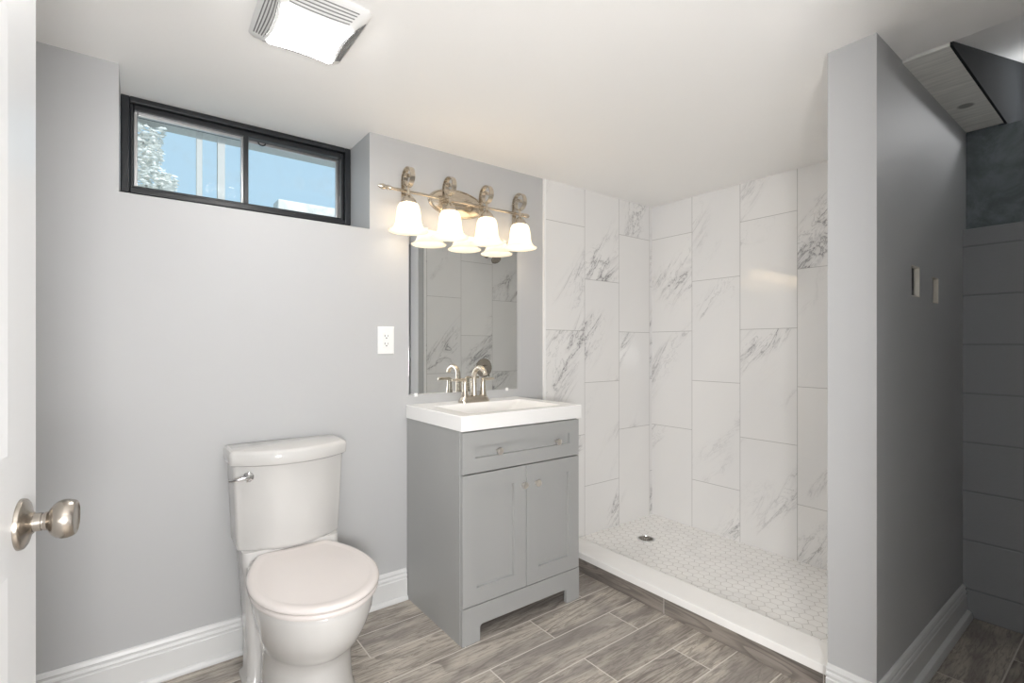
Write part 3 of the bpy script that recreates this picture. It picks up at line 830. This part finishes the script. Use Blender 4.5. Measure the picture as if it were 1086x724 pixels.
# ------------------------------------------------------------------ mirror
MI = thing('mirror', 'frameless rectangular mirror above the vanity', 'mirror', (1.294, 2.064, 0.912))
mx0, mx1, mz0, mz1 = 0.983, 1.605, 0.912, 1.675
ry = 2.0645
c = MB().box(mx0, mx1, ry, ry + 0.004, mz0, mz1)
loc(c.build('mirror_glass', M['mirror'], MI, smooth=0, bevel=0.0012, seg=1), MI)
for x, z, s in ((1.018, mz0, -1), (1.535, mz0, -1), (1.07, mz1, 1), (1.52, mz1, 1)):
    z0_, z1_ = (z - 0.008, z + 0.008)
    c = MB().box(x - 0.008, x + 0.008, ry - 0.003, YB - 0.0002, z0_, z1_) if False else MB().box(x - 0.008, x + 0.008, ry - 0.004, ry - 0.0002, z0_, z1_).box(x - 0.008, x + 0.008, ry - 0.001, YB - 0.0002, (z0_ if s < 0 else z + 0.001), (z - 0.001 if s < 0 else z1_))
    loc(c.build('mirror_clip', M['white_plastic'], MI, smooth=0, bevel=0.0012), MI)

# ------------------------------------------------------------------ outlet
OU = thing('outlet', 'white duplex wall outlet between the toilet and the mirror', 'outlet', (0.876, YB, 1.160))
c = MB().loft([[(x, -y, z) for x, z in q] for q, y in (([(-0.0375, -0.0605), (0.0375, -0.0605), (0.0375, 0.0605), (-0.0375, 0.0605)], 0.0), ([(-0.0375, -0.0605), (0.0375, -0.0605), (0.0375, 0.0605), (-0.0375, 0.0605)], 0.003), ([(-0.034, -0.057), (0.034, -0.057), (0.034, 0.057), (-0.034, 0.057)], 0.006))])
c.build('cover_plate', M['white_plastic'], OU, smooth=0)
rcp = MB().box(-0.0165, 0.0165, -0.0085, -0.005, -0.0335, 0.0335).build('receptacle', M['white_plastic'], OU, smooth=0, bevel=0.001)
for z in (-0.021, 0.013):
    s = MB().box(-0.0085, -0.0062, -0.0088, -0.0080, z + 0.002, z + 0.011).box(0.0058, 0.0078, -0.0088, -0.0080, z + 0.003, z + 0.010)
    s.lathe([(0.0005, 0), (0.0030, 0), (0.0030, 0.0006), (0.0005, 0.0006)], (0, -0.0082, z - 0.003), (0, -1, 0), 14)
    s.build('socket_slots', M['slot'], rcp, smooth=0)
for z in (-0.048, 0.048):
    MB().lathe([(0.0003, 0), (0.003, 0), (0.0028, 0.001), (0.0003, 0.0013)], (0, -0.0058, z), (0, -1, 0), 14).build('screw', M['white_plastic'], OU)

# ------------------------------------------------------------------ vanity light
VL = thing('vanity_light', 'brushed nickel wall light with four frosted bell shades above the mirror', 'wall light', (1.236, YB, 1.815))
vy = lambda Y: Y - YB
vz = lambda Z: Z - 1.815
c = MB()
c.lathe([(0.002, 0.0), (1.0, 0.0), (1.0, 0.006), (0.965, 0.011), (0.93, 0.012), (0.90, 0.010), (0.86, 0.012), (0.62, 0.026), (0.30, 0.033), (0.002, 0.035)], (0, 0, 0.005), (0, -1, 0), 64, True, 0.155, 0.068)
# lathe() stretches before turning: the plate is an ellipse 0.31 wide and 0.136 high
c.v = [(x, y, z) for (x, y, z) in c.v]
c.build('backplate', M['nickel'], VL, smooth=30)
for x in (-0.06, 0.06):
    MB().tube([(x, -0.02, 0.004), (x, vy(1.995), -0.006)], 0.008, 12).build('bar_mount', M['nickel'], VL)
by, bz = vy(1.988), -0.008
MB().tube([(-0.385, by, bz), (0.340, by, bz)], 0.0065, 14).build('bar', M['nickel'], VL)
for s, x in ((-1, -0.375), (1, 0.335)):
    MB().lathe([(0.001, -0.004), (0.008, -0.004), (0.0095, 0.0), (0.008, 0.005), (0.0065, 0.007), (0.0105, 0.010), (0.0105, 0.014), (0.0065, 0.017), (0.0115, 0.026), (0.0120, 0.034), (0.0085, 0.046), (0.001, 0.056)], (x, by, bz), (s, 0, 0), 20).build('finial', M['nickel'], VL)
cy_, cz_ = vy(1.968), vz(1.858)
for i, X in enumerate((0.934, 1.138, 1.341, 1.543)):
    x = X - 1.236
    # shepherd's-crook strap: up behind the bar, over the top and curling in
    path = [(vy(2.012), vz(1.745)), (vy(2.013), vz(1.79)), (vy(2.013), vz(1.83))]
    for k in range(0, 46):
        a = math.radians(0 + k * 12)
        r = 0.045 - 0.036 * max(0.0, (k - 16)) / 29
        path.append((cy_ + r * math.cos(a), cz_ + r * math.sin(a)))
    arm = MB().strap(path, x, 0.022, 0.005).build('arm', M['nickel'], VL, smooth=40)
    MB().tube([(x, vy(1.966), vz(1.822)), (x, vy(1.964), vz(1.80)), (x, vy(1.963), vz(1.78))], [0.005, 0.006, 0.008], 12).build('stem', M['nickel'], arm)
    sy_ = vy(1.963)
    MB().lathe([(0.002, vz(1.785)), (0.010, vz(1.785)), (0.020, vz(1.774)), (0.030, vz(1.762)), (0.034, vz(1.752)), (0.034, vz(1.746)), (0.002, vz(1.746))], (x, sy_, 0), seg=32).build('socket_cap', M['nickel'], VL, smooth=35)
    prof = [(0.030, 1.748), (0.038, 1.744), (0.044, 1.734), (0.0480, 1.718), (0.0505, 1.700), (0.0525, 1.682), (0.055, 1.664), (0.062, 1.647), (0.072, 1.636), (0.085, 1.629)]
    sh = MB()
    seg = 64
    rings = []
    for j, (r, z) in enumerate(prof):
        rings.append([(x + r * math.cos(2 * PI * q / seg), sy_ + r * math.sin(2 * PI * q / seg), vz(z)) for q in range(seg)])
    sh.loft(rings, caps=False)
    so = sh.build('lamp_shade', M['shade'], VL, smooth=60, solid=0.003)
    MB().lathe([(0.002, vz(1.742)), (0.012, vz(1.740)), (0.013, vz(1.722)), (0.022, vz(1.706)), (0.027, vz(1.690)), (0.024, vz(1.674)), (0.014, vz(1.665)), (0.002, vz(1.663))], (x, sy_, 0), seg=24).build('bulb', M['bulb'], so, smooth=60)

# ------------------------------------------------------------------ ceiling exhaust fan with light
CF = thing('ceiling_fan_light', 'square white exhaust fan with a lit lens on the ceiling', 'ceiling light', (0.394, 1.476, ZC))
def pillow(hx, hy, bulge, z, n=14, r=0.012):
    """square outline whose sides curve (bulge > 0 outwards, < 0 inwards), rounded corners"""
    pts = []
    cs = [(hx, -hy), (hx, hy), (-hx, hy), (-hx, -hy)]
    for i in range(4):
        a, b = Vector(cs[i]), Vector(cs[(i + 1) % 4])
        d = (b - a); nrm = Vector((d.y, -d.x)).normalized()
        L = d.length
        for k in range(n):
            t = k / (n - 1)
            t2 = r / L + t * (1 - 2 * r / L)
            p = a + d * t2 + nrm * bulge * (1 - (2 * t2 - 1) ** 2)
            pts.append((p.x, p.y, z))
    return pts
fr = MB().loft([pillow(0.130, 0.152, 0.004, -0.0002), pillow(0.131, 0.153, 0.004, -0.006), pillow(0.128, 0.150, 0.002, -0.012), pillow(0.114, 0.131, -0.006, -0.024), pillow(0.100, 0.110, -0.012, -0.038), pillow(0.097, 0.107, -0.012, -0.040)])
fr.build('frame', M['grille'], CF, smooth=30)
# louvre slots on the four sloping sides
for side in range(4):
    gm = MB()
    for k in range(5):
        f = 0.16 + 0.17 * k
        hx = 0.128 + (0.100 - 0.128) * f; hy = 0.150 + (0.110 - 0.150) * f
        z = -0.012 + (-0.038 + 0.012) * (f ** 1.08) - 0.0012
        bul = 0.002 - 0.014 * f
        ring = pillow(hx, hy, bul, z)
        seg_ = ring[side * 14 + 1: side * 14 + 13]
        gm.tube(seg_, 0.0016, 6)
    gm.build('grille', M['grille_dark'], CF)
ln = MB().loft([pillow(0.097, 0.107, -0.012, -0.039), pillow(0.095, 0.105, -0.012, -0.043), pillow(0.066, 0.074, -0.008, -0.045)])
ln.build('lens', M['lens'], CF, smooth=40)

# ------------------------------------------------------------------ shower valve and head (seen in the mirror)
SV = thing('shower_valve', 'round metal shower valve plate on the tiled partition, seen in the mirror', 'shower valve', (2.345, 0.652, 0.955))
MB().lathe([(0.002, 0), (0.080, 0), (0.080, 0.003), (0.074, 0.008), (0.040, 0.013), (0.002, 0.014)], (0, 0, 0), (0, 1, 0), 48).build('plate', M['knob_nickel'], SV)
MB().lathe([(0.002, 0.012), (0.026, 0.012), (0.024, 0.040), (0.018, 0.050), (0.002, 0.052)], (0, 0, 0), (0, 1, 0), 32).build('hub', M['knob_nickel'], SV)
MB().tube([(0, 0.040, 0), (0.012, 0.046, -0.03), (0.02, 0.05, -0.072)], [0.010, 0.008, 0.006], 14).build('lever', M['knob_nickel'], SV)
SH = thing('shower_sprayer', 'metal shower head on a bent arm high on the tiled partition, seen in the mirror', 'shower head', (2.372, 0.652, 1.915))
MB().lathe([(0.002, 0), (0.030, 0), (0.027, 0.006), (0.012, 0.010), (0.002, 0.011)], (0, 0, 0), (0, 1, 0), 28).build('flange', M['knob_nickel'], SH)
MB().tube([(0, 0.0, 0), (0, 0.05, 0.004), (0, 0.085, -0.004), (0, 0.115, -0.030)], 0.009, 14).build('arm', M['knob_nickel'], SH)
MB().lathe([(0.002, -0.004), (0.012, -0.004), (0.016, 0.012), (0.030, 0.028), (0.042, 0.040), (0.042, 0.050), (0.036, 0.053), (0.002, 0.052)], (0, 0.112, -0.026), (0, 0.62, -0.78), 32).build('head', M['knob_nickel'], SH)
